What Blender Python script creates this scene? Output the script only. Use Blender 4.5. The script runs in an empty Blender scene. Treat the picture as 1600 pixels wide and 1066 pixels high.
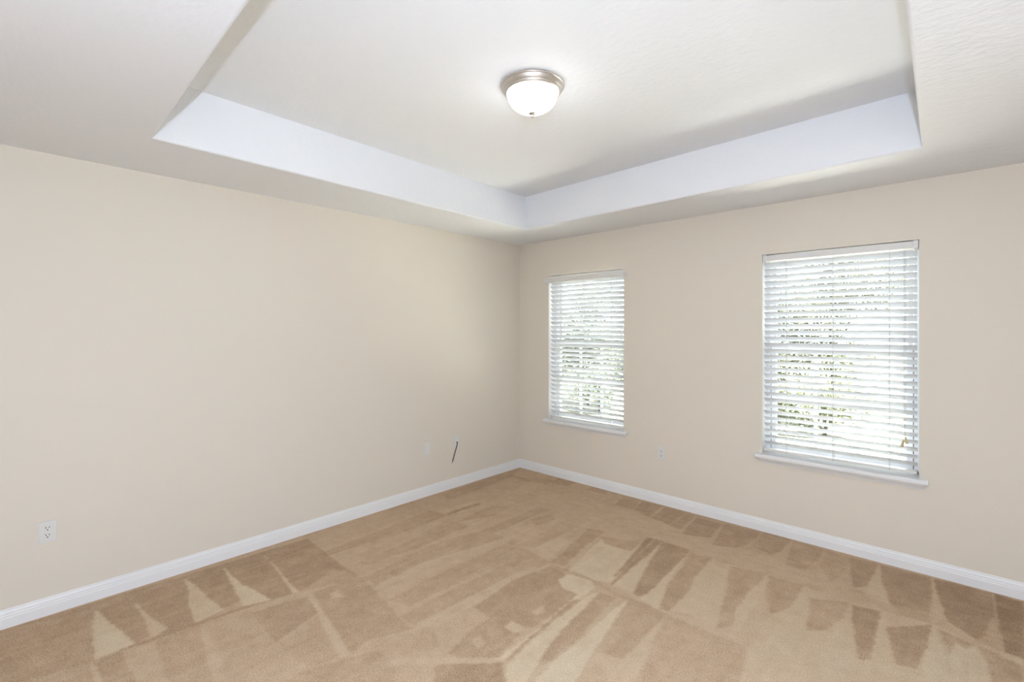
import bpy, bmesh, math, random
import numpy as np
from mathutils import Vector, Matrix

SC = bpy.context.scene
COL = SC.collection
random.seed(7)
R = math.radians

# ------------------------------------------------------------------ camera
cam_d = bpy.data.cameras.new('camera')
cam = bpy.data.objects.new('camera', cam_d); COL.objects.link(cam)
cam_d.sensor_width = 36.0
cam_d.lens = 744.0 / 1600.0 * 36.0
cam_d.shift_y = -16.5 / 1600.0
cam_d.clip_start = 0.02
cam.location = (3.5245, -3.9039, 1.507)
cam.rotation_euler = (R(90), 0, R(43.0))
SC.camera = cam

# ------------------------------------------------------------------ sky, sun, flash, exposure
SC.view_settings.view_transform = 'Standard'
SC.view_settings.look = 'None'
SC.view_settings.gamma = 1.0
SC.view_settings.use_curve_mapping = False
SC.view_settings.exposure = 0.58

world = bpy.data.worlds.new('sky'); SC.world = world
world.use_nodes = True
bg = world.node_tree.nodes['Background']
bg.inputs['Color'].default_value = (0.93, 0.97, 1.0, 1)
bg.inputs['Strength'].default_value = 6.0

def add_light(name, kind, loc, energy, col=(1, 1, 1)):
    d = bpy.data.lights.new(name, kind); d.energy = energy; d.color = col
    o = bpy.data.objects.new(name, d); o.location = loc; COL.objects.link(o)
    return o
sun = add_light('sun', 'SUN', (0, -10, 20), 110.0, (1.0, 0.96, 0.88))
sun.rotation_euler = Vector((-0.62, 0.10, -1.0)).to_track_quat('-Z', 'Y').to_euler()   # high sun along the window wall
sun.data.angle = R(0.6)
# the photographer's flash, held a little above the camera
flash = add_light('camera_flash', 'POINT', (3.572, -3.905, 1.80), 94.0, (0.63, 0.757, 1.0))
flash.data.shadow_soft_size = 0.015

# ------------------------------------------------------------------ materials
def mat(name, color, rough=0.6, metal=0.0, spec=0.3):
    m = bpy.data.materials.new(name); m.use_nodes = True
    b = m.node_tree.nodes['Principled BSDF']
    b.inputs['Base Color'].default_value = (*color, 1)
    b.inputs['Roughness'].default_value = rough
    b.inputs['Metallic'].default_value = metal
    b.inputs['Specular IOR Level'].default_value = spec
    return m
def nd(m, kind, **kw):
    n = m.node_tree.nodes.new(kind)
    for k, v in kw.items(): setattr(n, k, v)
    return n
def lk(m, a, b): m.node_tree.links.new(a, b)
def bsdf(m): return m.node_tree.nodes['Principled BSDF']
def add_bump(m, scale, strength, dist=0.002, stretch=(1, 1, 1), detail=3):
    tc = nd(m, 'ShaderNodeTexCoord'); mp = nd(m, 'ShaderNodeMapping')
    mp.inputs['Scale'].default_value = stretch
    n = nd(m, 'ShaderNodeTexNoise'); n.inputs['Scale'].default_value = scale; n.inputs['Detail'].default_value = detail
    bp = nd(m, 'ShaderNodeBump'); bp.inputs['Strength'].default_value = strength; bp.inputs['Distance'].default_value = dist
    lk(m, tc.outputs['Object'], mp.inputs['Vector']); lk(m, mp.outputs['Vector'], n.inputs['Vector'])
    lk(m, n.outputs['Fac'], bp.inputs['Height']); lk(m, bp.outputs['Normal'], bsdf(m).inputs['Normal'])
def add_mottle(m, scale, c1, c2):
    tc = nd(m, 'ShaderNodeTexCoord'); n = nd(m, 'ShaderNodeTexNoise'); n.inputs['Scale'].default_value = scale
    n.inputs['Detail'].default_value = 4
    mx = nd(m, 'ShaderNodeMix', data_type='RGBA')
    mx.inputs[6].default_value = (*c1, 1); mx.inputs[7].default_value = (*c2, 1)
    lk(m, tc.outputs['Object'], n.inputs['Vector']); lk(m, n.outputs['Fac'], mx.inputs[0])
    lk(m, mx.outputs[2], bsdf(m).inputs['Base Color'])

M_wall = mat('beige_wall_paint', (0.69, 0.61, 0.52), 0.75, spec=0.2)
add_mottle(M_wall, 1.3, (0.795, 0.718, 0.602), (0.81, 0.732, 0.616)); add_bump(M_wall, 260, 0.10, 0.001)
M_ceil = mat('white_textured_ceiling_paint', (0.885, 0.885, 0.885), 0.85, spec=0.1)
add_bump(M_ceil, 26, 0.6, 0.006, (1.0, 1.6, 1.0), 4)
M_trim = mat('white_semigloss_trim', (0.88, 0.865, 0.84), 0.35, spec=0.45)
add_bump(M_trim, 60, 0.03, 0.001)
M_vinyl = mat('white_window_vinyl', (0.84, 0.85, 0.87), 0.35, spec=0.4)
add_bump(M_vinyl, 90, 0.02, 0.001)
M_blind = mat('white_faux_wood_blind', (0.79, 0.76, 0.705), 0.4, spec=0.4)
add_bump(M_blind, 40, 0.05, 0.001, (0.15, 1, 1))
M_slat = mat('white_slat_vinyl', (0.82, 0.825, 0.83), 0.4, spec=0.4)
add_bump(M_slat, 40, 0.04, 0.001, (0.15, 1, 1))
_tr = nd(M_slat, 'ShaderNodeBsdfTranslucent'); _tr.inputs[0].default_value = (0.85, 0.86, 0.86, 1)
_mx = nd(M_slat, 'ShaderNodeMixShader'); _mx.inputs[0].default_value = 0.16
lk(M_slat, bsdf(M_slat).outputs[0], _mx.inputs[1]); lk(M_slat, _tr.outputs[0], _mx.inputs[2])
lk(M_slat, _mx.outputs[0], M_slat.node_tree.nodes['Material Output'].inputs[0])
M_cord = mat('white_cord', (0.55, 0.55, 0.54), 0.8)
add_bump(M_cord, 600, 0.2, 0.001)
M_plate = mat('white_outlet_plastic', (0.80, 0.775, 0.715), 0.3, spec=0.5)
add_bump(M_plate, 100, 0.01, 0.001)
M_slot = mat('dark_slot', (0.03, 0.028, 0.025), 0.7)
add_bump(M_slot, 100, 0.05, 0.001)
M_rubber = mat('dark_weatherstrip', (0.05, 0.05, 0.055), 0.7)
add_bump(M_rubber, 200, 0.1, 0.001)
M_cable = mat('black_cable_jacket', (0.018, 0.015, 0.012), 0.5)
add_bump(M_cable, 300, 0.05, 0.001)
M_nickel = mat('brushed_nickel', (0.60, 0.555, 0.50), 0.40, 1.0)
add_bump(M_nickel, 60, 0.06, 0.001, (1, 1, 14))
M_screw = mat('steel_screw', (0.6, 0.6, 0.58), 0.35, 0.8)
add_bump(M_screw, 300, 0.05, 0.001)
M_tassel = mat('pale_wood_tassel', (0.62, 0.52, 0.30), 0.6)
add_mottle(M_tassel, 120, (0.66, 0.56, 0.33), (0.55, 0.45, 0.25))
M_label = mat('paper_label', (0.80, 0.78, 0.76), 0.5)
add_mottle(M_label, 200, (0.82, 0.80, 0.78), (0.77, 0.75, 0.73))

M_dome = mat('lit_frosted_glass', (0.9, 0.9, 0.88), 0.4)
bsdf(M_dome).inputs['Emission Color'].default_value = (0.93, 0.96, 1.0, 1)
bsdf(M_dome).inputs['Emission Strength'].default_value = 5.5
add_mottle(M_dome, 14, (0.92, 0.91, 0.88), (0.86, 0.85, 0.83))

M_glass = bpy.data.materials.new('clear_window_glass'); M_glass.use_nodes = True
nt = M_glass.node_tree; nt.nodes.remove(nt.nodes['Principled BSDF'])
g1 = nt.nodes.new('ShaderNodeBsdfTransparent'); g1.inputs[0].default_value = (0.95, 0.975, 0.965, 1)
g2 = nt.nodes.new('ShaderNodeBsdfGlossy'); g2.inputs['Roughness'].default_value = 0.02
fr = nt.nodes.new('ShaderNodeFresnel'); fr.inputs[0].default_value = 1.35
mx = nt.nodes.new('ShaderNodeMixShader')
nt.links.new(fr.outputs[0], mx.inputs[0]); nt.links.new(g1.outputs[0], mx.inputs[1]); nt.links.new(g2.outputs[0], mx.inputs[2])
nt.links.new(mx.outputs[0], nt.nodes['Material Output'].inputs[0])

def leaf_mat(name, c1, c2):
    m = mat(name, c1, 0.5, spec=0.25)
    add_mottle(m, 9, c1, c2)
    tr = nd(m, 'ShaderNodeBsdfTranslucent'); tr.inputs[0].default_value = (*c2, 1)
    mxs = nd(m, 'ShaderNodeMixShader'); mxs.inputs[0].default_value = 0.35
    lk(m, bsdf(m).outputs[0], mxs.inputs[1]); lk(m, tr.outputs[0], mxs.inputs[2])
    lk(m, mxs.outputs[0], m.node_tree.nodes['Material Output'].inputs[0])
    return m
M_leafA = leaf_mat('yellow_green_leaves', (0.035, 0.040, 0.018), (0.085, 0.092, 0.05))
M_leafB = leaf_mat('soft_green_leaves', (0.05, 0.064, 0.047), (0.11, 0.13, 0.098))
M_bark = mat('grey_bark', (0.22, 0.18, 0.14), 0.9)
add_mottle(M_bark, 30, (0.035, 0.030, 0.024), (0.02, 0.016, 0.012)); 
M_lawn = mat('sunlit_lawn', (0.12, 0.13, 0.07), 0.9)
add_mottle(M_lawn, 3.0, (0.066, 0.064, 0.045), (0.040, 0.041, 0.026))
M_bounce = mat('pale_bounce', (0.72, 0.70, 0.66), 0.9)  # very pale, so the added slab outside reflects more sun indoors
add_mottle(M_bounce, 6.0, (0.82, 0.81, 0.79), (0.74, 0.73, 0.71))

# carpet: cut pile, colour follows which way the vacuum laid the pile
M_carpet = mat('tan_cut_pile_carpet', (0.45, 0.32, 0.21), 0.95, spec=0.05)
def carpet_nodes():
    m = M_carpet; b = bsdf(m)
    at = nd(m, 'ShaderNodeAttribute', attribute_name='pile_lay')
    tc = nd(m, 'ShaderNodeTexCoord')
    n1 = nd(m, 'ShaderNodeTexNoise'); n1.inputs['Scale'].default_value = 150; n1.inputs['Detail'].default_value = 3
    n2 = nd(m, 'ShaderNodeTexNoise'); n2.inputs['Scale'].default_value = 16; n2.inputs['Detail'].default_value = 5; n2.inputs['Roughness'].default_value = 0.65
    for n in (n1, n2): lk(m, tc.outputs['Object'], n.inputs['Vector'])
    a1 = nd(m, 'ShaderNodeMath', operation='MULTIPLY_ADD'); a1.inputs[1].default_value = 1.1; a1.inputs[2].default_value = -0.55
    a2 = nd(m, 'ShaderNodeMath', operation='MULTIPLY_ADD'); a2.inputs[1].default_value = 0.30; a2.inputs[2].default_value = -0.15
    s1 = nd(m, 'ShaderNodeMath', operation='ADD'); s2 = nd(m, 'ShaderNodeMath', operation='ADD')
    lk(m, n1.outputs['Fac'], a1.inputs[0]); lk(m, n2.outputs['Fac'], a2.inputs[0])
    lk(m, at.outputs['Fac'], s1.inputs[0]); lk(m, a1.outputs[0], s1.inputs[1])
    lk(m, s1.outputs[0], s2.inputs[0]); lk(m, a2.outputs[0], s2.inputs[1])
    rp = nd(m, 'ShaderNodeValToRGB'); cr = rp.color_ramp
    cr.elements[0].position = 0.0; cr.elements[0].color = (*CARPET[0], 1)
    cr.elements[1].position = 1.0; cr.elements[1].color = (*CARPET[2], 1)
    e = cr.elements.new(0.5); e.color = (*CARPET[1], 1)
    lk(m, s2.outputs[0], rp.inputs['Fac']); lk(m, rp.outputs['Color'], b.inputs['Base Color'])
    bp = nd(m, 'ShaderNodeBump'); bp.inputs['Strength'].default_value = 0.5; bp.inputs['Distance'].default_value = 0.004
    lk(m, n1.outputs['Fac'], bp.inputs['Height']); lk(m, bp.outputs['Normal'], b.inputs['Normal'])
MID = (0.555, 0.397, 0.262)
CARPET = [tuple(a * b for a, b in zip(MID, k)) for k in ((.55, .50, .45), (1, 1, 1), (1.26, 1.47, 1.56))]
carpet_nodes()

# ------------------------------------------------------------------ mesh helpers
def link_mesh(name, bm, material, parent=None, smooth=False, loc=None, recalc=True):
    if recalc: bmesh.ops.recalc_face_normals(bm, faces=bm.faces)
    me = bpy.data.meshes.new(name); bm.to_mesh(me); bm.free()
    for mm in (material if isinstance(material, (list, tuple)) else [material]): me.materials.append(mm)
    if smooth:
        for p in me.polygons: p.use_smooth = True
    o = bpy.data.objects.new(name, me); COL.objects.link(o)
    if parent: o.parent = parent
    if loc: o.location = loc
    return o
def struct(o, label=None, category=None):
    o['kind'] = 'structure'
    if label: o['label'] = label
    if category: o['category'] = category
    return o
def thing(name, label, cat, loc=(0, 0, 0), rotz=0, group=None):
    o = bpy.data.objects.new(name, None); COL.objects.link(o); o.location = loc; o.rotation_euler = (0, 0, rotz)
    o.empty_display_size = 0.1
    o['label'] = label; o['category'] = cat
    if group: o['group'] = group
    return o
def box(bm, x0, x1, y0, y1, z0, z1, bevel=0.0, seg=2, matrix=None):
    r = bmesh.ops.create_cube(bm, size=1.0)
    vs = r['verts']
    for v in vs:
        v.co = Vector(((x0 + x1) / 2 + v.co.x * (x1 - x0), (y0 + y1) / 2 + v.co.y * (y1 - y0), (z0 + z1) / 2 + v.co.z * (z1 - z0)))
    if matrix is not None:
        for v in vs: v.co = matrix @ v.co
    if bevel > 0:
        es = list({e for v in vs for e in v.link_edges})
        bmesh.ops.bevel(bm, geom=es, offset=bevel, segments=seg, profile=0.5, affect='EDGES')
def lathe(bm, prof, seg=64, center=(0, 0, 0)):
    rings = []
    for r, z in prof:
        if r < 1e-6: rings.append([bm.verts.new((center[0], center[1], center[2] + z))])
        else: rings.append([bm.verts.new((center[0] + r * math.cos(2 * math.pi * i / seg), center[1] + r * math.sin(2 * math.pi * i / seg), center[2] + z)) for i in range(seg)])
    for a, b in zip(rings, rings[1:]):
        for i in range(seg):
            j = (i + 1) % seg
            if len(a) == 1 and len(b) == 1: continue
            if len(a) == 1: bm.faces.new((a[0], b[i], b[j]))
            elif len(b) == 1: bm.faces.new((a[i], a[j], b[0]))
            else: bm.faces.new((a[i], a[j], b[j], b[i]))
def tube(bm, pts, radii, seg=10):
    pts = [Vector(p) for p in pts]
    if not isinstance(radii, (list, tuple)): radii = [radii] * len(pts)
    rings = []
    up = Vector((0.13, 0.27, 0.95))
    for i, p in enumerate(pts):
        t = (pts[min(i + 1, len(pts) - 1)] - pts[max(i - 1, 0)]).normalized()
        a = t.cross(up)
        if a.length < 1e-3: a = t.cross(Vector((1, 0, 0)))
        a.normalize(); b = t.cross(a)
        rings.append([bm.verts.new(p + radii[i] * (math.cos(2 * math.pi * k / seg) * a + math.sin(2 * math.pi * k / seg) * b)) for k in range(seg)])
    for A, B in zip(rings, rings[1:]):
        for k in range(seg):
            j = (k + 1) % seg
            bm.faces.new((A[k], A[j], B[j], B[k]))
    bm.faces.new(rings[0]); bm.faces.new(list(reversed(rings[-1])))
def sweep_profile(bm, prof, p0, p1, nrm, inset0=0.0, inset1=0.0):
    """prof: (out, z) loop swept from p0 to p1 along the wall foot; insets give mitred ends (per unit of out)."""
    d = (Vector(p1) - Vector(p0)).normalized(); n = Vector(nrm)
    A = [bm.verts.new(Vector(p0) + n * o + Vector((0, 0, z)) + d * (o * inset0)) for o, z in prof]
    B = [bm.verts.new(Vector(p1) + n * o + Vector((0, 0, z)) - d * (o * inset1)) for o, z in prof]
    k = len(prof)
    for i in range(k):
        j = (i + 1) % k
        bm.faces.new((A[i], A[j], B[j], B[i]))
    bm.faces.new(A); bm.faces.new(list(reversed(B)))

# ------------------------------------------------------------------ room measures (metres)
XR, YF = 4.70, -5.00           # right and front walls, behind the photographer
HC = 2.447                     # lower ceiling
HT = 2.752                     # tray ceiling
TW = 0.20                      # wall thickness
WIN = [(0.410, 1.290), (2.458, 3.356)]
WZ0, WZ1 = 0.585, 2.075

# ------------------------------------------------------------------ floor
PILE_MARKS = [
(-0.55,[(0.018,-3.909),(0.092,-2.395),(0.855,-2.417),(0.749,-2.739),(0.690,-3.211),(0.645,-3.615),(0.590,-3.871),(0.550,-3.908)]),
(-0.30,[(0.018,-3.909),(0.121,-3.557),(0.645,-3.615),(0.590,-3.871),(0.550,-3.908)]),
(-0.25,[(0.383,-3.848),(0.355,-3.785),(0.389,-3.721),(0.587,-3.743),(0.597,-3.813),(0.562,-3.861)]),
(0.75,[(0.121,-3.557),(0.640,-3.468),(0.646,-3.609),(0.450,-3.600)]),
(-0.10,[(0.634,-3.468),(0.606,-3.388),(0.614,-3.331),(0.657,-3.407)]),
(0.35,[(0.120,-3.407),(0.384,-3.376),(0.614,-3.331),(0.645,-3.405),(0.414,-3.394)]),
(0.55,[(0.080,-3.139),(0.344,-3.117),(0.637,-3.085),(0.661,-3.224),(0.468,-3.202)]),
(-0.05,[(0.624,-3.097),(0.598,-2.978),(0.682,-3.002),(0.671,-3.154)]),
(0.75,[(0.119,-2.942),(0.391,-2.930),(0.722,-2.880),(0.682,-3.002),(0.403,-2.968)]),
(0.60,[(0.090,-2.695),(0.456,-2.715),(0.754,-2.734),(0.737,-2.760),(0.466,-2.727)]),
(-0.15,[(0.762,-2.727),(0.651,-2.479),(0.747,-2.422),(0.849,-2.422)]),
(-0.30,[(0.667,-3.617),(0.659,-3.519),(0.978,-3.509),(0.869,-3.611)]),
(0.15,[(0.659,-3.519),(0.684,-3.401),(1.072,-3.421),(0.978,-3.509)]),
(0.50,[(0.655,-3.623),(0.691,-3.618),(0.869,-3.611),(0.849,-3.629)]),
(-0.20,[(0.685,-3.394),(0.697,-3.218),(1.106,-3.231),(1.207,-3.295),(1.072,-3.421)]),
(0.20,[(0.691,-3.217),(0.797,-3.210),(1.116,-3.221),(1.263,-3.243),(1.217,-3.286)]),
(-0.12,[(0.698,-3.196),(0.731,-2.989),(1.137,-2.979),(1.080,-3.198)]),
(-0.45,[(0.770,-2.992),(0.835,-2.722),(1.033,-2.747),(1.120,-3.002)]),
(-0.20,[(1.145,-2.997),(1.055,-2.750),(1.476,-2.811),(1.398,-2.969)]),
(0.30,[(0.852,-2.715),(1.107,-2.740),(1.481,-2.801),(1.456,-2.847),(1.173,-2.789)]),
(-0.38,[(0.815,-2.687),(0.869,-2.403),(1.512,-2.494),(1.434,-2.689),(1.475,-2.794),(1.146,-2.742)]),
(0.10,[(0.903,-2.623),(0.900,-2.571),(0.984,-2.583),(0.966,-2.635)]),
(-0.28,[(1.405,-3.023),(1.517,-2.737),(1.477,-2.662),(1.579,-2.425),(1.729,-2.471),(1.631,-2.673),(1.785,-2.757),(1.426,-3.091)]),
(-0.10,[(1.437,-2.687),(1.579,-2.425),(1.736,-2.533),(1.642,-2.680),(1.495,-2.721)]),
(-0.30,[(0.386,-2.393),(0.307,-1.458),(0.503,-1.427),(0.501,-1.910),(0.455,-2.404)]),
(-0.25,[(0.693,-2.327),(0.660,-1.908),(0.564,-1.477),(0.787,-1.439),(0.793,-1.922),(0.769,-2.302)]),
(-0.30,[(0.876,-2.407),(0.828,-1.752),(0.928,-1.404),(1.127,-1.401),(0.996,-2.044),(1.019,-2.384)]),
(0.12,[(1.019,-2.384),(0.996,-2.044),(1.127,-1.401),(1.176,-1.399),(1.150,-1.958),(1.189,-2.419)]),
(-0.30,[(1.206,-2.429),(1.182,-1.984),(1.197,-1.408),(1.407,-1.441),(1.359,-1.819),(1.339,-2.381)]),
(-0.28,[(1.383,-2.460),(1.384,-2.053),(1.407,-1.441),(1.603,-1.478),(1.531,-1.766),(1.506,-2.249),(1.493,-2.469)]),
(0.12,[(1.493,-2.469),(1.506,-2.249),(1.531,-1.766),(1.554,-1.581),(1.635,-1.583),(1.592,-2.043),(1.591,-2.434)]),
(-0.50,[(1.608,-2.155),(1.571,-1.809),(1.618,-1.510),(1.722,-1.513),(1.936,-1.632),(1.964,-1.823),(1.958,-2.057),(1.892,-2.154),(1.758,-2.156)]),
(-0.45,[(1.794,-2.485),(1.739,-2.296),(1.746,-2.144),(1.892,-2.154),(1.945,-2.140),(1.992,-2.347),(1.870,-2.473)]),
(0.12,[(1.790,-2.338),(1.812,-2.290),(1.872,-2.313),(1.866,-2.369)]),
(0.35,[(1.846,-2.161),(1.838,-2.096),(1.927,-2.086),(1.921,-2.161)]),
(0.10,[(1.861,-1.959),(1.867,-1.880),(1.915,-1.917),(1.902,-1.976)]),
(0.65,[(1.761,-1.603),(1.780,-1.512),(1.902,-1.471),(1.977,-1.529),(1.955,-1.660),(1.848,-1.668)]),
(0.80,[(1.942,-1.609),(1.947,-1.538),(1.975,-1.605),(2.010,-2.044),(2.026,-2.339),(1.989,-2.368),(1.989,-2.165)]),
(0.70,[(1.980,-1.664),(2.005,-1.559),(2.042,-1.692),(2.072,-1.993),(2.132,-2.217),(2.183,-2.385),(2.123,-2.441),(2.047,-2.353),(2.010,-2.044)]),
(-0.50,[(1.955,-1.722),(1.994,-1.685),(2.000,-1.953),(2.036,-2.341),(2.018,-2.335),(1.980,-2.008)]),
(-0.42,[(2.021,-1.563),(2.121,-1.541),(2.133,-1.706),(2.173,-1.933),(2.180,-2.160),(2.161,-2.275),(2.132,-2.217),(2.088,-2.040),(2.046,-1.730)]),
(0.10,[(2.161,-2.275),(2.180,-2.160),(2.195,-2.271),(2.213,-2.357),(2.179,-2.389)]),
(0.75,[(2.183,-1.509),(2.250,-1.862),(2.324,-2.202),(2.342,-2.237),(2.207,-2.363),(2.188,-2.194),(2.189,-1.912),(2.170,-1.671)]),
(-0.20,[(2.192,-1.510),(2.397,-1.499),(2.410,-1.772),(2.405,-1.963),(2.281,-2.007),(2.249,-1.842)]),
(0.20,[(2.281,-2.007),(2.405,-1.963),(2.432,-2.153),(2.342,-2.237)]),
(-0.02,[(2.307,-2.128),(2.369,-2.053),(2.442,-2.144),(2.352,-2.228)]),
(0.35,[(2.399,-1.504),(2.451,-1.773),(2.521,-2.070),(2.432,-2.153),(2.400,-1.967),(2.410,-1.772)]),
(-0.10,[(2.412,-1.493),(2.564,-1.492),(2.630,-1.694),(2.677,-1.925),(2.541,-2.051),(2.456,-1.762)]),
(-0.08,[(2.569,-1.487),(2.810,-1.482),(2.839,-1.643),(2.850,-1.763),(2.701,-1.903)]),
(-0.65,[(1.814,-2.576),(1.844,-2.526),(2.021,-2.355),(2.119,-2.445),(1.900,-2.649)]),
(0.15,[(1.630,-2.702),(1.768,-2.539),(2.000,-2.334),(2.021,-2.355),(1.805,-2.568),(1.668,-2.707)]),
(-0.30,[(1.603,-1.478),(1.911,-1.463),(2.084,-1.494),(2.389,-1.482),(2.397,-1.499),(2.102,-1.523),(1.915,-1.489),(1.618,-1.510)]),
(0.22,[(1.953,-1.423),(2.369,-0.717),(2.674,-0.668),(3.099,-0.689),(3.443,-0.643),(3.606,-0.709),(3.751,-0.724),(3.736,-0.937),(2.850,-1.763),(2.810,-1.482),(2.564,-1.492),(2.392,-1.488)]),
(0.50,[(1.743,-1.461),(1.649,-0.943),(1.893,-0.829),(2.023,-1.428),(1.911,-1.463)]),
(-0.30,[(1.619,-0.912),(1.893,-0.801),(1.901,-0.980),(1.711,-0.998)]),
(-0.45,[(1.597,-1.484),(1.572,-1.300),(1.481,-0.856),(1.595,-0.813),(1.646,-1.218),(1.695,-1.450)]),
(0.20,[(1.380,-1.375),(1.399,-1.147),(1.499,-1.126),(1.560,-1.424)]),
(-0.15,[(1.295,-1.467),(1.276,-1.142),(1.240,-0.899),(1.382,-0.883),(1.399,-1.147),(1.398,-1.397)]),
(-0.30,[(0.908,-1.438),(0.918,-0.790),(1.034,-0.761),(1.014,-1.386)]),
(-0.35,[(1.049,-1.025),(1.094,-0.819),(1.190,-0.893),(1.159,-1.092)]),
(-0.70,[(1.883,-0.696),(1.927,-0.684),(2.004,-1.345),(1.985,-1.342)]),
(-0.70,[(1.934,-0.678),(1.989,-0.669),(2.013,-1.013),(2.038,-1.453),(2.021,-1.439),(1.976,-1.072)]),
(0.50,[(1.992,-0.736),(2.064,-1.049),(2.165,-1.419),(2.044,-1.448),(2.023,-1.199),(2.023,-0.942)]),
(-0.62,[(1.993,-0.679),(2.189,-0.660),(2.228,-1.095),(2.233,-1.356),(2.215,-1.436),(2.170,-1.442),(2.101,-1.181)]),
(0.50,[(2.205,-0.698),(2.249,-1.096),(2.280,-1.266),(2.346,-1.483),(2.224,-1.453),(2.228,-1.266)]),
(-0.40,[(2.233,-0.747),(2.334,-0.677),(2.365,-1.039),(2.400,-1.245),(2.397,-1.460),(2.348,-1.473),(2.275,-1.222)]),
(0.35,[(2.350,-0.687),(2.407,-0.786),(2.475,-0.778),(2.543,-1.066),(2.631,-1.430),(2.484,-1.418),(2.409,-1.448),(2.380,-1.076)]),
(-0.28,[(2.463,-0.722),(2.674,-0.668),(2.656,-0.961),(2.683,-1.381),(2.641,-1.441),(2.535,-0.980)]),
(0.40,[(2.674,-0.657),(2.715,-0.952),(2.720,-1.198),(2.724,-1.412),(2.658,-1.256),(2.658,-0.931)]),
(-0.28,[(2.689,-0.686),(2.872,-0.665),(2.867,-0.981),(2.807,-1.117),(2.718,-0.903)]),
(0.35,[(2.872,-0.665),(2.935,-0.917),(2.969,-1.185),(2.868,-1.409),(2.794,-1.347),(2.810,-1.129),(2.867,-0.981)]),
(-0.30,[(2.922,-0.803),(3.087,-0.709),(3.093,-0.889),(3.045,-1.079),(2.975,-1.145)]),
(0.35,[(2.801,-1.472),(2.951,-1.167),(3.143,-1.022),(3.244,-1.208),(3.412,-1.108),(3.407,-1.243),(2.850,-1.763)]),
(-0.60,[(3.104,-0.727),(3.228,-0.684),(3.235,-0.866),(3.242,-1.182),(3.218,-1.222),(3.193,-1.216),(3.136,-0.923)]),
(0.35,[(3.245,-0.685),(3.276,-0.864),(3.308,-1.061),(3.294,-1.173),(3.244,-1.208),(3.236,-0.935)]),
(-0.55,[(3.266,-0.838),(3.436,-0.650),(3.427,-0.889),(3.396,-1.129),(3.326,-1.149),(3.290,-0.984)]),
(0.65,[(3.441,-0.645),(3.471,-0.816),(3.495,-0.975),(3.517,-1.141),(3.401,-1.249),(3.423,-0.923)]),
(-0.30,[(3.464,-0.681),(3.605,-0.722),(3.560,-0.814),(3.505,-0.907)]),
(0.60,[(3.527,-0.757),(3.560,-0.814),(3.594,-0.720),(3.631,-0.904),(3.640,-1.026),(3.517,-1.141),(3.499,-0.913)]),
(-0.40,[(3.606,-0.709),(3.749,-0.755),(3.736,-0.937),(3.646,-1.021),(3.631,-0.904)]),
(0.08,[(1.264,-0.717),(0.652,-0.652),(0.943,-0.264),(1.527,-0.359),(2.183,-0.416),(2.946,-0.497),(3.098,-0.682),(2.671,-0.660),(1.866,-0.682)]),
(-0.40,[(0.605,-0.199),(0.551,-0.025),(0.769,-0.019),(0.783,-0.165)]),
(-0.30,[(0.957,-0.129),(0.962,0.028),(1.155,-0.018),(1.166,-0.126)]),
(-0.35,[(1.373,-0.305),(1.313,-0.036),(1.482,-0.056),(1.531,-0.258)]),
(-0.50,[(1.545,-0.284),(1.495,-0.044),(1.682,-0.037),(1.714,-0.333)]),
(-0.50,[(1.738,-0.347),(1.708,-0.054),(1.898,-0.032),(1.895,-0.373)]),
(-0.45,[(1.905,-0.396),(1.910,-0.021),(1.972,-0.056),(2.007,-0.397)]),
(-0.50,[(2.041,-0.474),(1.990,-0.076),(2.199,-0.072),(2.217,-0.384)]),
(-0.45,[(2.270,-0.504),(2.206,-0.049),(2.463,-0.034),(2.461,-0.299),(2.408,-0.429)]),
(-0.45,[(2.477,-0.338),(2.474,-0.025),(2.664,-0.026),(2.651,-0.281),(2.616,-0.377)]),
(-0.35,[(2.723,-0.457),(2.673,-0.031),(2.862,-0.045),(2.855,-0.311),(2.832,-0.467)]),
(-0.25,[(2.885,-0.340),(2.871,-0.051),(3.017,-0.065),(3.026,-0.264),(2.984,-0.531)]),
(-0.55,[(3.006,-0.063),(3.153,-0.044),(3.151,-0.307),(3.143,-0.432),(3.083,-0.497)]),
(0.35,[(3.157,-0.052),(3.196,-0.264),(3.258,-0.575),(3.141,-0.554),(3.150,-0.357)]),
(-0.58,[(3.164,-0.057),(3.416,-0.028),(3.426,-0.288),(3.418,-0.608),(3.263,-0.570),(3.207,-0.323)]),
(-0.25,[(3.263,-0.570),(3.414,-0.510),(3.433,-0.638),(3.291,-0.665)]),
(0.20,[(3.419,-0.025),(3.441,-0.229),(3.491,-0.525),(3.439,-0.648)]),
(-0.75,[(3.425,-0.030),(3.675,-0.029),(3.685,-0.482),(3.596,-0.667),(3.491,-0.555),(3.448,-0.268)]),
(-0.25,[(3.668,-0.352),(3.687,-0.445),(3.696,-0.700),(3.617,-0.679)]),
(-1.00,[(3.683,-0.031),(3.805,-0.031),(3.757,-0.702),(3.696,-0.700),(3.687,-0.445)]),
(0.30,[(3.686,-0.720),(3.755,-0.727),(3.752,-0.769),(3.684,-0.758)]),
(-0.30,[(0.037,-0.009),(0.057,-1.137),(0.229,-1.203),(0.178,-0.315)]),
(0.22,[(0.361,-1.447),(0.413,-0.987),(0.450,-0.863),(0.537,-1.320)]),
(-0.50,[(0.449,-1.403),(0.471,-1.041),(0.516,-1.083),(0.492,-1.418)]),
(-0.30,[(0.649,-1.450),(0.588,-1.037),(0.759,-0.938),(0.769,-1.178)]),
(-0.30,[(0.178,-0.315),(0.460,-0.140),(0.605,-0.117),(0.565,-0.368)]),
(0.15,[(0.465,-0.710),(0.418,-0.291),(0.562,-0.266),(0.652,-0.652)])
]

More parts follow.
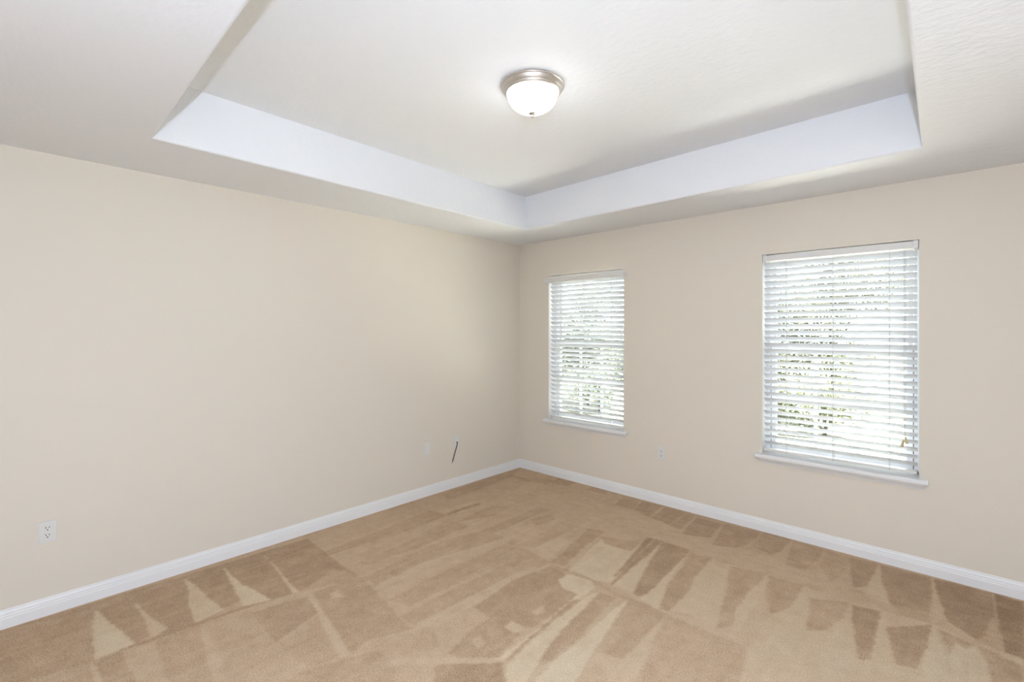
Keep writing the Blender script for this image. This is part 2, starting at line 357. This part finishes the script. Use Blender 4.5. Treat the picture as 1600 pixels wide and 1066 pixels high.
def build_floor():
    step = 0.008
    x0, x1, y0, y1 = 0.0, 4.16, -4.16, 0.0
    nx, ny = int(round((x1 - x0) / step)) + 1, int(round((y1 - y0) / step)) + 1
    xs, ys = np.linspace(x0, x1, nx), np.linspace(y0, y1, ny)
    X, Y = np.meshgrid(xs, ys)
    rng = np.random.default_rng(3)
    def vnoise(scale, seed):
        g = np.random.default_rng(seed).standard_normal((int((y1 - y0) * scale) + 3, int((x1 - x0) * scale) + 3))
        fx, fy = (X - x0) * scale, (Y - y0) * scale
        ix, iy = fx.astype(int), fy.astype(int); tx, ty = fx - ix, fy - iy
        tx = tx * tx * (3 - 2 * tx); ty = ty * ty * (3 - 2 * ty)
        return (g[iy, ix] * (1 - tx) + g[iy, ix + 1] * tx) * (1 - ty) + (g[iy + 1, ix] * (1 - tx) + g[iy + 1, ix + 1] * tx) * ty
    wx = 0.003 * vnoise(7, 1) + 0.002 * vnoise(50, 2)
    wy = 0.003 * vnoise(7, 5) + 0.002 * vnoise(50, 6)
    PX, PY = X + wx, Y + wy
    V = np.zeros_like(X)
    def blur(a, n):
        for _ in range(n):
            p = np.pad(a, 1, mode='edge')
            a = (p[1:-1, 1:-1] * 2 + p[:-2, 1:-1] + p[2:, 1:-1] + p[1:-1, :-2] + p[1:-1, 2:]) / 6
        return a
    for tone, poly in PILE_MARKS:
        P = np.array(poly)
        bx0, by0 = P.min(0) - 0.08; bx1, by1 = P.max(0) + 0.08
        i0, i1 = np.searchsorted(xs, [bx0, bx1]); j0, j1 = np.searchsorted(ys, [by0, by1])
        if i1 - i0 < 2 or j1 - j0 < 2: continue
        sx, sy = PX[j0:j1, i0:i1], PY[j0:j1, i0:i1]
        inside = np.zeros(sx.shape, bool)
        k = len(P)
        for a in range(k):
            (ax, ay), (bx, by) = P[a], P[(a + 1) % k]
            if ay == by: continue
            c = ((ay > sy) != (by > sy)) & (sx < (bx - ax) * (sy - ay) / (by - ay) + ax)
            inside ^= c
        w = blur(inside.astype(float), 1)
        # strokes are patchy: the pile never lies all one way inside a mark
        patch = 0.95 + 0.14 * vnoise(11, 11 + k)[j0:j1, i0:i1]
        w = np.clip(w * np.clip(patch, 0.35, 1.0), 0, 1)
        V[j0:j1, i0:i1] = V[j0:j1, i0:i1] * (1 - w) + tone * w
    def streak(sx, sy, seed):
        g = np.random.default_rng(seed).standard_normal((int((y1 - y0) * sy) + 3, int((x1 - x0) * sx) + 3))
        fx, fy = (X - x0) * sx, (Y - y0) * sy
        ix, iy = fx.astype(int), fy.astype(int); tx, ty = fx - ix, fy - iy
        tx = tx * tx * (3 - 2 * tx); ty = ty * ty * (3 - 2 * ty)
        return (g[iy, ix] * (1 - tx) + g[iy, ix + 1] * tx) * (1 - ty) + (g[iy + 1, ix] * (1 - tx) + g[iy + 1, ix + 1] * tx) * ty
    by_wall = np.clip((Y + 0.75) / 0.15, 0, 1)
    V += 0.055 * (streak(38, 3.5, 31) * (1 - by_wall) + streak(3.5, 38, 32) * by_wall)
    V += 0.06 * vnoise(14, 21) + 0.05 * vnoise(45, 22) + 0.05 * vnoise(90, 23)
    pile = np.clip(0.5 + 0.42 * V, 0, 1)
    nv = nx * ny
    co = np.stack([X, Y, np.zeros_like(X)], -1).reshape(-1, 3)
    idx = np.arange(nv).reshape(ny, nx)
    q = np.stack([idx[:-1, :-1], idx[:-1, 1:], idx[1:, 1:], idx[1:, :-1]], -1).reshape(-1, 4)
    # the rest of the carpet, behind the photographer
    extra = [(XR, 0, 0), (XR, y0, 0), (XR, YF, 0), (0, YF, 0), (x1, YF, 0)]
    co = np.vstack([co, np.array(extra, float)]); e = nv
    quads = q.tolist()
    me = bpy.data.meshes.new('floor')
    c00, c10, c11 = int(idx[0, 0]), int(idx[0, -1]), int(idx[-1, -1])
    quads.append([c10, e + 1, e + 0, c11]); quads.append([c00, e + 3, e + 4, c10]); quads.append([e + 4, e + 2, e + 1, c10])
    me.vertices.add(len(co)); me.vertices.foreach_set('co', co.ravel())
    F = np.array(quads, dtype=np.int32)
    me.loops.add(F.size); me.loops.foreach_set('vertex_index', F.ravel())
    me.polygons.add(len(F)); me.polygons.foreach_set('loop_start', np.arange(0, F.size, 4, dtype=np.int32))
    me.update(calc_edges=True); me.validate()
    at = me.attributes.new('pile_lay', 'FLOAT', 'POINT')
    at.data.foreach_set('value', np.concatenate([pile.ravel(), np.full(5, 0.5)]).astype(np.float32))
    me.materials.append(M_carpet)
    o = bpy.data.objects.new('floor', me); COL.objects.link(o)
    return struct(o)
build_floor()

# ------------------------------------------------------------------ walls
def plain_wall(name, x0, x1, y0, y1):
    bm = bmesh.new(); box(bm, x0, x1, y0, y1, -0.2, 2.98)
    return struct(link_mesh(name, bm, M_wall))
plain_wall('wall_left', -TW, 0, YF - TW, TW)
plain_wall('wall_right', XR, XR + TW, YF - TW, TW)
plain_wall('wall_front', 0, XR, YF - TW, YF)
def wall_with_windows():
    xs = [0.0] + [v for w in WIN for v in w] + [XR]
    zs = [-0.2, WZ0, WZ1, 2.98]
    holes = {(1, 1), (3, 1)}
    bm = bmesh.new()
    vf = {(i, k, s): bm.verts.new((xs[i], s, zs[k])) for i in range(len(xs)) for k in range(len(zs)) for s in (0.0, TW)}
    for i in range(len(xs) - 1):
        for k in range(len(zs) - 1):
            if (i, k) in holes:
                for a, b in (((i, k), (i + 1, k)), ((i + 1, k), (i + 1, k + 1)), ((i + 1, k + 1), (i, k + 1)), ((i, k + 1), (i, k))):
                    f = bm.faces.new((vf[(*a, 0.0)], vf[(*b, 0.0)], vf[(*b, TW)], vf[(*a, TW)])); f.material_index = 1
                continue
            for s in (0.0, TW):
                bm.faces.new([vf[(i, k, s)], vf[(i + 1, k, s)], vf[(i + 1, k + 1, s)], vf[(i, k + 1, s)]])
    return struct(link_mesh('wall_back', bm, [M_wall, M_trim]))
wall_with_windows()

# ------------------------------------------------------------------ tray ceiling
def build_ceiling():
    bm = bmesh.new()
    T = [(0.655, -3.395), (0.585, -0.57), (3.395, -0.668), (3.440, -3.44)]
    O = [(-0.02, YF - 0.02), (-0.02, 0.02), (XR + 0.02, 0.02), (XR + 0.02, YF - 0.02)]
    lo = [bm.verts.new((x, y, HC)) for x, y in O]
    tl = [bm.verts.new((x, y, HC)) for x, y in T]
    tu = [bm.verts.new((x, y, HT)) for x, y in T]
    hi = [bm.verts.new((x, y, 3.05)) for x, y in O]
    for i in range(4):
        j = (i + 1) % 4
        bm.faces.new((lo[i], lo[j], tl[j], tl[i])); bm.faces.new((tl[i], tl[j], tu[j], tu[i])); bm.faces.new((lo[j], lo[i], hi[i], hi[j]))
    bm.faces.new(tu); bm.faces.new(hi)
    bmesh.ops.recalc_face_normals(bm, faces=bm.faces)
    low = [e for e in bm.edges if all(v in tl for v in e.verts)]
    bmesh.ops.bevel(bm, geom=low, offset=0.014, segments=4, profile=0.5, affect='EDGES')
    return struct(link_mesh('ceiling', bm, M_ceil))
build_ceiling()

# ------------------------------------------------------------------ baseboards
BP = [(0, 0), (.015, 0), (.015, .050), (.0125, .054), (.0125, .062), (.0095, .066), (.0095, .074), (.005, .084), (.004, .092), (0, .093)]
def baseboard(name, p0, p1, n):
    bm = bmesh.new(); sweep_profile(bm, BP, p0, p1, n, 1, 1)
    return struct(link_mesh(name, bm, M_trim))
baseboard('baseboard_left', (0, YF, 0), (0, 0, 0), (1, 0, 0))
baseboard('baseboard_back', (0, 0, 0), (XR, 0, 0), (0, -1, 0))
baseboard('baseboard_right', (XR, 0, 0), (XR, YF, 0), (-1, 0, 0))
baseboard('baseboard_front', (XR, YF, 0), (0, YF, 0), (0, 1, 0))

# ------------------------------------------------------------------ windows (single-hung, white vinyl)
def build_window(n, x0, x1):
    w = bpy.data.objects.new('window_%d' % n, None); COL.objects.link(w); w.location = ((x0 + x1) / 2, 0.1, WZ0)
    struct(w)
    cx, cz = (x0 + x1) / 2, WZ0
    H, hw = WZ1 - WZ0, (x1 - x0) / 2
    y0, y1 = 0.0, 0.085          # local y, 0 is 10 cm behind the wall face
    bm = bmesh.new()             # outer frame
    fw = 0.030
    box(bm, -hw, -hw + fw, y0, y1, 0, H, .003); box(bm, hw - fw, hw, y0, y1, 0, H, .003)
    box(bm, -hw, hw, y0, y1, H - fw, H, .003); box(bm, -hw, hw, y0, y1, 0, 0.018, .003)
    link_mesh('frame', bm, M_vinyl, w)
    mz = 1.372 - WZ0             # meeting rail centre
    def sash(name, za, zb, ya, yb, sw, top, bot, muntin):
        a, b = -hw + fw + .004, hw - fw - .004
        bm = bmesh.new()
        box(bm, a, a + sw, ya, yb, za, zb, .003); box(bm, b - sw, b, ya, yb, za, zb, .003)
        box(bm, a + sw - .002, b - sw + .002, ya, yb, zb - top, zb, .003); box(bm, a + sw - .002, b - sw + .002, ya, yb, za, za + bot, .003)
        s = link_mesh(name, bm, M_vinyl, w)
        bm = bmesh.new(); box(bm, a + sw - .004, b - sw + .004, (ya + yb) / 2 - .002, (ya + yb) / 2 + .002, za + bot - .004, zb - top + .004)
        link_mesh('pane', bm, M_glass, s)
        if muntin is None: return s
        bm = bmesh.new()
        m0, m1 = (ya + yb) / 2 - .009, (ya + yb) / 2 + .009
        zc = (za + zb) / 2 + muntin
        ga, gb = a + sw, b - sw
        box(bm, ga - .002, gb + .002, m0, m1, zc - .017, zc + .017, .002)
        for t in (1 / 3, 2 / 3):
            xx = ga + (gb - ga) * t
            box(bm, xx - .011, xx + .011, m0 + .001, m1 - .001, za + bot - .002, zb - top + .002, .002)
        link_mesh('muntin_grid', bm, M_vinyl, s)
        return s
    sash('upper_sash', mz - .014, H - fw - .002, .044, .072, .026, .030, .030, None)
    sash('lower_sash', .019, mz + .022, .008, .038, .034, .044, .034, 0.0)
    for s in (-1, 1):            # dark weatherstrip beside the lower sash
        bm = bmesh.new(); xx = s * (hw - fw - .002)
        box(bm, xx - .0035, xx + .0035, .012, .034, .02, mz + .02)
        link_mesh('weatherstrip', bm, M_rubber, w)
    bm = bmesh.new()             # sash lock on the meeting rail
    box(bm, -.022, .022, .010, .028, mz + .0225, mz + .036, .003)
    link_mesh('sash_lock', bm, M_vinyl, w)
    # inside stool with horns, and the moulding below it
    bm = bmesh.new()
    e = 0.046
    box(bm, -hw - e, hw + e, -.145, -.1002, -.030, 0.0, .006, 3)
    box(bm, -hw + .0005, hw - .0005, -.1102, -.002, -.012, 0.0005)
    link_mesh('window_sill', bm, M_trim, w)
    bm = bmesh.new()
    prof = [(.0004, -.031), (.036, -.031), (.034, -.037), (.026, -.043), (.019, -.052), (.013, -.061), (.011, -.068), (.0004, -.070)]
    A, B = [], []
    for o, z in prof:
        ext = e - .010 - (.038 - o) * .7
        A.append(bm.verts.new((-hw - ext, -.1 - o, z))); B.append(bm.verts.new((hw + ext, -.1 - o, z)))
    for i in range(len(prof)):
        j = (i + 1) % len(prof); bm.faces.new((A[i], A[j], B[j], B[i]))
    bm.faces.new(A); bm.faces.new(list(reversed(B)))
    link_mesh('sill_apron', bm, M_trim, w)
    return w
build_window(1, *WIN[0])
build_window(2, *WIN[1])

# ------------------------------------------------------------------ blinds
def build_blind(label, x0, x1, valance, tassel):
    hw = (x1 - x0) / 2; cx = (x0 + x1) / 2
    t = thing('window_blind', label, 'blind', (cx, 0.0, WZ1), 0, 'white horizontal blinds over the two windows')
    yc = 0.034                    # slat centre line, inside the recess
    bm = bmesh.new()
    box(bm, -hw + .028, hw - .028, .004, .060, -.050, -.007, .002)
    hr = link_mesh('headrail', bm, M_blind, t)
    for s in (-1, 1):
        bm = bmesh.new()
        xa, xb = sorted((s * (hw - .003), s * (hw - .029)))
        box(bm, xa, xb, .0005, .064, -.053, -.0015, .003)
        link_mesh('end_bracket', bm, M_blind, t)
    # slats: gently crowned, tilted with the room-side edge up
    pitch, sw, th, tilt = .0459, .050, .0028, R(45)
    n = 30
    ztop = -.053 - .027
    bm = bmesh.new()
    rnd = random.Random(int(cx * 100))
    hl = hw - .009
    for i in range(n):
        zc = ztop - i * pitch
        tl = tilt + R(rnd.uniform(-1.0, 1.0)) - R(7.0) * (i / n) 
        sag = rnd.uniform(-.0006, .0006)
        prof = []
        for k in range(7):
            u = -1 + 2 * k / 6
            prof.append((u * sw / 2, .0022 * (1 - u * u)))
        loop = [(a, b + th / 2) for a, b in prof] + [(a, b - th / 2) for a, b in reversed(prof)]
        rows = []
        for xx in (-hl, 0.0, hl):
            row = []
            for a, b in loop:
                yy = a * math.cos(tl) + b * math.sin(tl)
                zz = -a * math.sin(tl) + b * math.cos(tl)
                row.append(bm.verts.new((xx, yc + yy, zc + zz + (sag if xx == 0 else 0))))
            rows.append(row)
        for A, B in zip(rows, rows[1:]):
            for k in range(len(loop)):
                j = (k + 1) % len(loop); bm.faces.new((A[k], A[j], B[j], B[k]))
        bm.faces.new(rows[0]); bm.faces.new(list(reversed(rows[-1])))
    link_mesh('slats', bm, M_slat, t)
    zb = ztop - n * pitch + .004
    bm = bmesh.new(); box(bm, -hl, hl, yc - .026, yc + .026, zb - .016, zb, .003)
    br = link_mesh('bottom_rail', bm, M_blind, t)
    fr_ = [(-.645), (-.01), (.675)]
    for f in fr_:
        bm = bmesh.new()
        for yy in (yc - .0265, yc + .0262):
            tube(bm, [(f * hw, yy, -.051), (f * hw, yy, zb - .012)], .0014, 6)
        for i in range(n):
            zc = ztop - i * pitch - .0022
            tube(bm, [(f * hw, yc - .026, zc + .011), (f * hw, yc + .026, zc - .013)], .0006, 4)
        link_mesh('ladder_cord', bm, M_cord, t)
        bm = bmesh.new(); lathe(bm, [(0, 0), (.006, 0), (.006, -.004), (0, -.004)], 16, (f * hw, yc - .012, zb - .016))
        link_mesh('rail_plug', bm, M_blind, br)
    if tassel:
        xx = .848 * hw
        zt = .832 - WZ1
        bm = bmesh.new()
        tube(bm, [(xx - .003, -.004, -.049), (xx - .004, -.008, -.6), (xx - .002, -.0085, zt)], .0015, 6)
        tube(bm, [(xx + .004, -.004, -.049), (xx + .003, -.008, -.62), (xx + .004, -.0085, zt)], .0015, 6)
        lc = link_mesh('lift_cord', bm, M_cord, t)
        bm = bmesh.new()
        lathe(bm, [(0, .004), (.004, .003), (.0055, -.006), (.0075, -.024), (.0085, -.036), (.007, -.040), (0, -.041)], 20)
        tb = link_mesh('cord_tassel', bm, M_tassel, lc, True, (xx + .004, -.010, zt))
        tb.rotation_euler = (0, R(-8), 0)
        bm = bmesh.new()
        lathe(bm, [(0, .004), (.004, .003), (.0055, -.006), (.0075, -.024), (.0085, -.036), (.007, -.040), (0, -.041)], 20)
        tb = link_mesh('cord_tassel', bm, M_tassel, lc, True, (xx - .006, -.011, zt - .024))
        tb.rotation_euler = (0, R(14), 0)
        bm = bmesh.new(); box(bm, -.215, -.125, .0036, .0046, -.040, -.016)
        link_mesh('sticker', bm, M_label, hr)
    if valance:
        z0, z1 = 1.995 - WZ1, 2.047 - WZ1
        vx0, vx1 = -hw - .018, hw + .030
        prof = [(-.0445, z0), (-.060, z0 + .001), (-.0605, z0 + .012), (-.056, z0 + .017), (-.056, z0 + .036), (-.0615, z0 + .042), (-.0615, z1), (-.0445, z1)]
        bm = bmesh.new()
        A = [bm.verts.new((vx0, y, z)) for y, z in prof]; B = [bm.verts.new((vx1, y, z)) for y, z in prof]
        for i in range(len(prof)):
            j = (i + 1) % len(prof); bm.faces.new((A[i], A[j], B[j], B[i]))
        bm.faces.new(A); bm.faces.new(list(reversed(B)))
        for xa, xb in ((vx0, vx0 + .012), (vx1 - .012, vx1)):
            box(bm, xa, xb, -.046, -.0008, z0 + .001, z1 - .0005, .001)
        link_mesh('valance', bm, M_blind, t)
    return t
build_blind('white slatted blind under a moulded valance, nearer the room corner', *WIN[0], True, False)
build_blind('wider white slatted blind without a valance, wooden pull tassel on its cord', *WIN[1], False, True)

# ------------------------------------------------------------------ outlets and wall plates (built facing -y, plate back at y = 0)
def plate_mesh(bm, w=.070, h=.1145, d=.0060):
    box(bm, -w / 2, w / 2, -d, -.0002, -h / 2, h / 2, .0032, 3)
def screw(parent, z, y):
    bm = bmesh.new()
    rv = []
    prof = [(0, -.0008), (.0028, -.0006), (.0032, .0)]
    lathe(bm, prof, 16)
    o = link_mesh('screw', bm, M_screw, parent, True, (0, y, z)); o.rotation_euler = (R(-90), 0, 0)
    o.rotation_euler = (R(90), 0, 0)
    return o
def make_outlet(label, loc, rotz):
    t = thing('wall_outlet', label, 'outlet', loc, rotz, 'white duplex outlets low on the walls')
    bm = bmesh.new(); plate_mesh(bm); link_mesh('cover_plate', bm, M_plate, t)
    for s in (1, -1):
        zc = s * .0195
        bm = bmesh.new()
        # rounded receptacle face: circle with flattened top and bottom
        pts = []
        for k in range(40):
            a = 2 * math.pi * k / 40
            pts.append((.0172 * math.cos(a), max(-.0142, min(.0142, .0172 * math.sin(a)))))
        A = [bm.verts.new((x, -.0050, zc + z)) for x, z in pts]; B = [bm.verts.new((x, -.0074, zc + z)) for x, z in pts]
        C_ = [bm.verts.new((x * .95, -.0080, zc + z * .95)) for x, z in pts]
        for P, Q in ((A, B), (B, C_)):
            for k in range(40):
                j = (k + 1) % 40; bm.faces.new((P[k], P[j], Q[j], Q[k]))
        bm.faces.new(C_); bm.faces.new(list(reversed(A)))
        r = link_mesh('socket', bm, M_plate, t)
        for xx, hh in ((-.0064, .0088), (.0064, .0072)):
            bm = bmesh.new(); box(bm, xx - .0015, xx + .0015, -.0082, -.0076, zc + .0042 - hh / 2, zc + .0042 + hh / 2)
            link_mesh('blade_slot', bm, M_slot, r)
        bm = bmesh.new(); box(bm, -.0027, .0027, -.0082, -.0076, zc - .0108, zc - .0052, .0002)
        link_mesh('ground_slot', bm, M_slot, r)
    screw(t, 0, -.0056)
    return t
make_outlet('white duplex outlet at the far left end of the left wall', (0.0, -3.737, .440), R(90))
make_outlet('white duplex outlet under the gap between the two windows', (1.659, 0.0, .441), 0)
# blank-faced plate with a tall rectangular insert
t = thing('wall_plate', 'white wall plate without a cable, beside the coax plate on the left wall', 'wall plate', (0.0, -1.264, .431), R(90), 'white plates near the room corner')
bm = bmesh.new(); plate_mesh(bm); link_mesh('cover_plate', bm, M_plate, t)
bm = bmesh.new(); box(bm, -.0165, .0165, -.0075, -.0050, -.0335, .0335, .0008); ins = link_mesh('insert', bm, M_plate, t)
bm = bmesh.new(); box(bm, -.006, .006, -.0078, -.0070, -.024, -.010, .0002); link_mesh('jack_opening', bm, M_plate, ins)
for z in (.0485, -.0485): screw(t, z, -.0056)
# plate the coax comes out of
t = thing('cable_plate', 'white wall plate with a black coax cable hanging from its middle', 'wall plate', (0.0, -.914, .428), R(90), 'white plates near the room corner')
bm = bmesh.new(); plate_mesh(bm); link_mesh('cover_plate', bm, M_plate, t)
bm = bmesh.new(); lathe(bm, [(0, .0055), (.0105, .0055), (.0105, .008), (.0075, .0095), (.005, .0095), (.005, .006), (0, .006)], 24)
o = link_mesh('cable_grommet', bm, M_plate, t, True); o.rotation_euler = (R(90), 0, 0)
for z in (.042, -.042): screw(t, z, -.0056)
t = thing('coax_cable', 'short black coaxial cable drooping out of the wall plate near the room corner', 'cable', (0.008, -.914, .430), 0)
cp = [(0, 0, 0), (.014, -.004, .003), (.024, -.014, -.010), (.030, -.027, -.035), (.032, -.043, -.068), (.031, -.054, -.100), (.028, -.064, -.135), (.024, -.071, -.165)]
def smooth_path(P, m=6):
    P = [Vector(p) for p in P]; out = []
    for i in range(len(P) - 1):
        p0, p1, p2, p3 = P[max(i - 1, 0)], P[i], P[i + 1], P[min(i + 2, len(P) - 1)]
        for k in range(m):
            s = k / m
            out.append(.5 * ((2 * p1) + (-p0 + p2) * s + (2 * p0 - 5 * p1 + 4 * p2 - p3) * s * s + (-p0 + 3 * p1 - 3 * p2 + p3) * s ** 3))
    return out + [P[-1]]
bm = bmesh.new(); tube(bm, smooth_path(cp), .0044, 12); link_mesh('cable_jacket', bm, M_cable, t, True)
bm = bmesh.new(); e0 = Vector(cp[-1]); dd = (Vector(cp[-1]) - Vector(cp[-2])).normalized()
tube(bm, [e0 - dd * .002, e0 + dd * .004, e0 + dd * .0042, e0 + dd * .017, e0 + dd * .019], [.0046, .0046, .0056, .0056, .0045], 6)
link_mesh('connector', bm, M_screw, t)

# ------------------------------------------------------------------ ceiling light
t = thing('ceiling_light', 'lit frosted glass dome light in a brushed nickel rim under the tray ceiling', 'ceiling light', (1.950, -2.063, HT))
bm = bmesh.new()
lathe(bm, [(.152, 0), (.1575, -.0015), (.1605, -.005), (.161, -.009), (.159, -.012), (.1565, -.0125), (.1555, -.0145), (.1540, -.018), (.1500, -.026), (.1445, -.033),
           (.1415, -.0355), (.1420, -.0375), (.1405, -.041), (.1370, -.0445), (.1325, -.046), (.1290, -.044), (.124, -.034), (.122, -.002), (.152, 0)], 96)
link_mesh('rim', bm, M_nickel, t, True)
bm = bmesh.new()
prof = [(.1235, -.036)]
for k in range(0, 15):
    a = k / 14 * math.pi / 2
    prof.append((.1275 * math.cos(a) ** .9 if k < 14 else 0, -.046 - .091 * math.sin(a)))
lathe(bm, prof, 72); link_mesh('glass_dome', bm, M_dome, t, True)
bm = bmesh.new()
lathe(bm, [(0, -.1365), (.0165, -.1370), (.0195, -.140), (.0180, -.1450), (.0090, -.1485), (.0060, -.153), (.0080, -.1565), (.0080, -.160), (.005, -.1635), (0, -.1645)], 24)
link_mesh('finial', bm, M_nickel, t, True)

# ------------------------------------------------------------------ garden behind the windows
bm = bmesh.new(); box(bm, -30, 30, TW + .02, 60, -.40, -.25)
o = link_mesh('ground_lawn', bm, M_lawn); struct(o)
bm = bmesh.new(); box(bm, -6, 9, TW + .03, 3.3, -.27, -.235)  # added slab, unseen by the camera, bounces sunlight up through the blinds
o = link_mesh('bounce_slab', bm, M_bounce); struct(o)
def build_tree(name, label, cat, loc, height, lumps, nleaf, leaf, material, seed, group=None):
    rnd = random.Random(seed)
    t = thing(name, label, cat, loc, 0, group)
    bm = bmesh.new()
    tube(bm, [(0, 0, -.05), (.03, .02, height * .25), (-.02, .05, height * .5), (.05, 0, height * .8)], [.035, .028, .02, .008], 8)
    for (cx, cy, cz, rx, ry, rz) in lumps:
        s = rnd.uniform(.15, .45) * height
        tube(bm, [(0, .02, s), (cx * .5, cy * .5, (s + cz) / 2 + .05), (cx, cy, cz)], [.014, .010, .005], 6)
    link_mesh('trunk', bm, M_bark, t, True)
    bm = bmesh.new()
    tot = sum(l[3] * l[4] * l[5] for l in lumps)
    for (cx, cy, cz, rx, ry, rz) in lumps:
        for _ in range(int(nleaf * rx * ry * rz / tot)):
            while True:
                p = Vector((rnd.uniform(-1, 1), rnd.uniform(-1, 1), rnd.uniform(-1, 1)))
                if p.length < 1: break
            c = Vector((cx + p.x * rx, cy + p.y * ry, cz + p.z * rz))
            L = leaf * rnd.uniform(.6, 1.3)
            q = Matrix.Rotation(rnd.uniform(0, 6.28), 3, 'Z') @ Matrix.Rotation(rnd.uniform(-.9, .9), 3, 'X') @ Matrix.Rotation(rnd.uniform(-.7, .7), 3, 'Y')
            vs = [bm.verts.new(c + q @ Vector(v)) for v in ((0, -L, 0), (L * .38, -.1 * L, .12 * L), (0, L, -.1 * L), (-L * .38, -.1 * L, .12 * L))]
            bm.faces.new((vs[0], vs[1], vs[2])); bm.faces.new((vs[0], vs[2], vs[3]))
    f = link_mesh('foliage', bm, material, t, recalc=False)
    return t
build_tree('garden_tree', 'yellow-green leafy tree seen through the wider blind', 'tree', (1.85, 6.4, -.25), 3.4,
           [(-.35, 0, 2.1, .75, .7, .75), (.45, .2, 2.6, .7, .6, .6), (-.75, .2, 1.3, .55, .5, .6), (.2, -.2, 1.25, .55, .4, .45), (.0, .1, 3.2, .6, .5, .45)], 15000, .042, M_leafA, 1)
build_tree('garden_shrub', 'low spreading green shrub below the tree outside the wider blind', 'shrub', (1.95, 5.2, -.25), .8,
           [(-.3, 0, .5, .45, .3, .4), (.25, .1, .6, .4, .3, .4), (-.7, .1, .5, .3, .3, .35)], 4200, .036, M_leafA, 2)
build_tree('garden_tree', 'soft green leafy tree seen through the blind nearer the room corner', 'tree', (-2.75, 5.4, -.25), 2.9,
           [(-.2, 0, 1.7, .75, .6, .7), (.6, .1, 1.2, .65, .5, .7), (-.7, .2, 1.1, .55, .5, .6), (.2, .1, 2.5, .6, .5, .45)], 15000, .042, M_leafB, 3)
build_tree('garden_shrub', 'rounded pale green shrub outside the blind nearer the room corner', 'shrub', (-2.0, 4.7, -.25), .9,
           [(0, 0, .6, .45, .4, .45), (-.55, .1, .55, .4, .35, .4)], 4200, .036, M_leafB, 4)
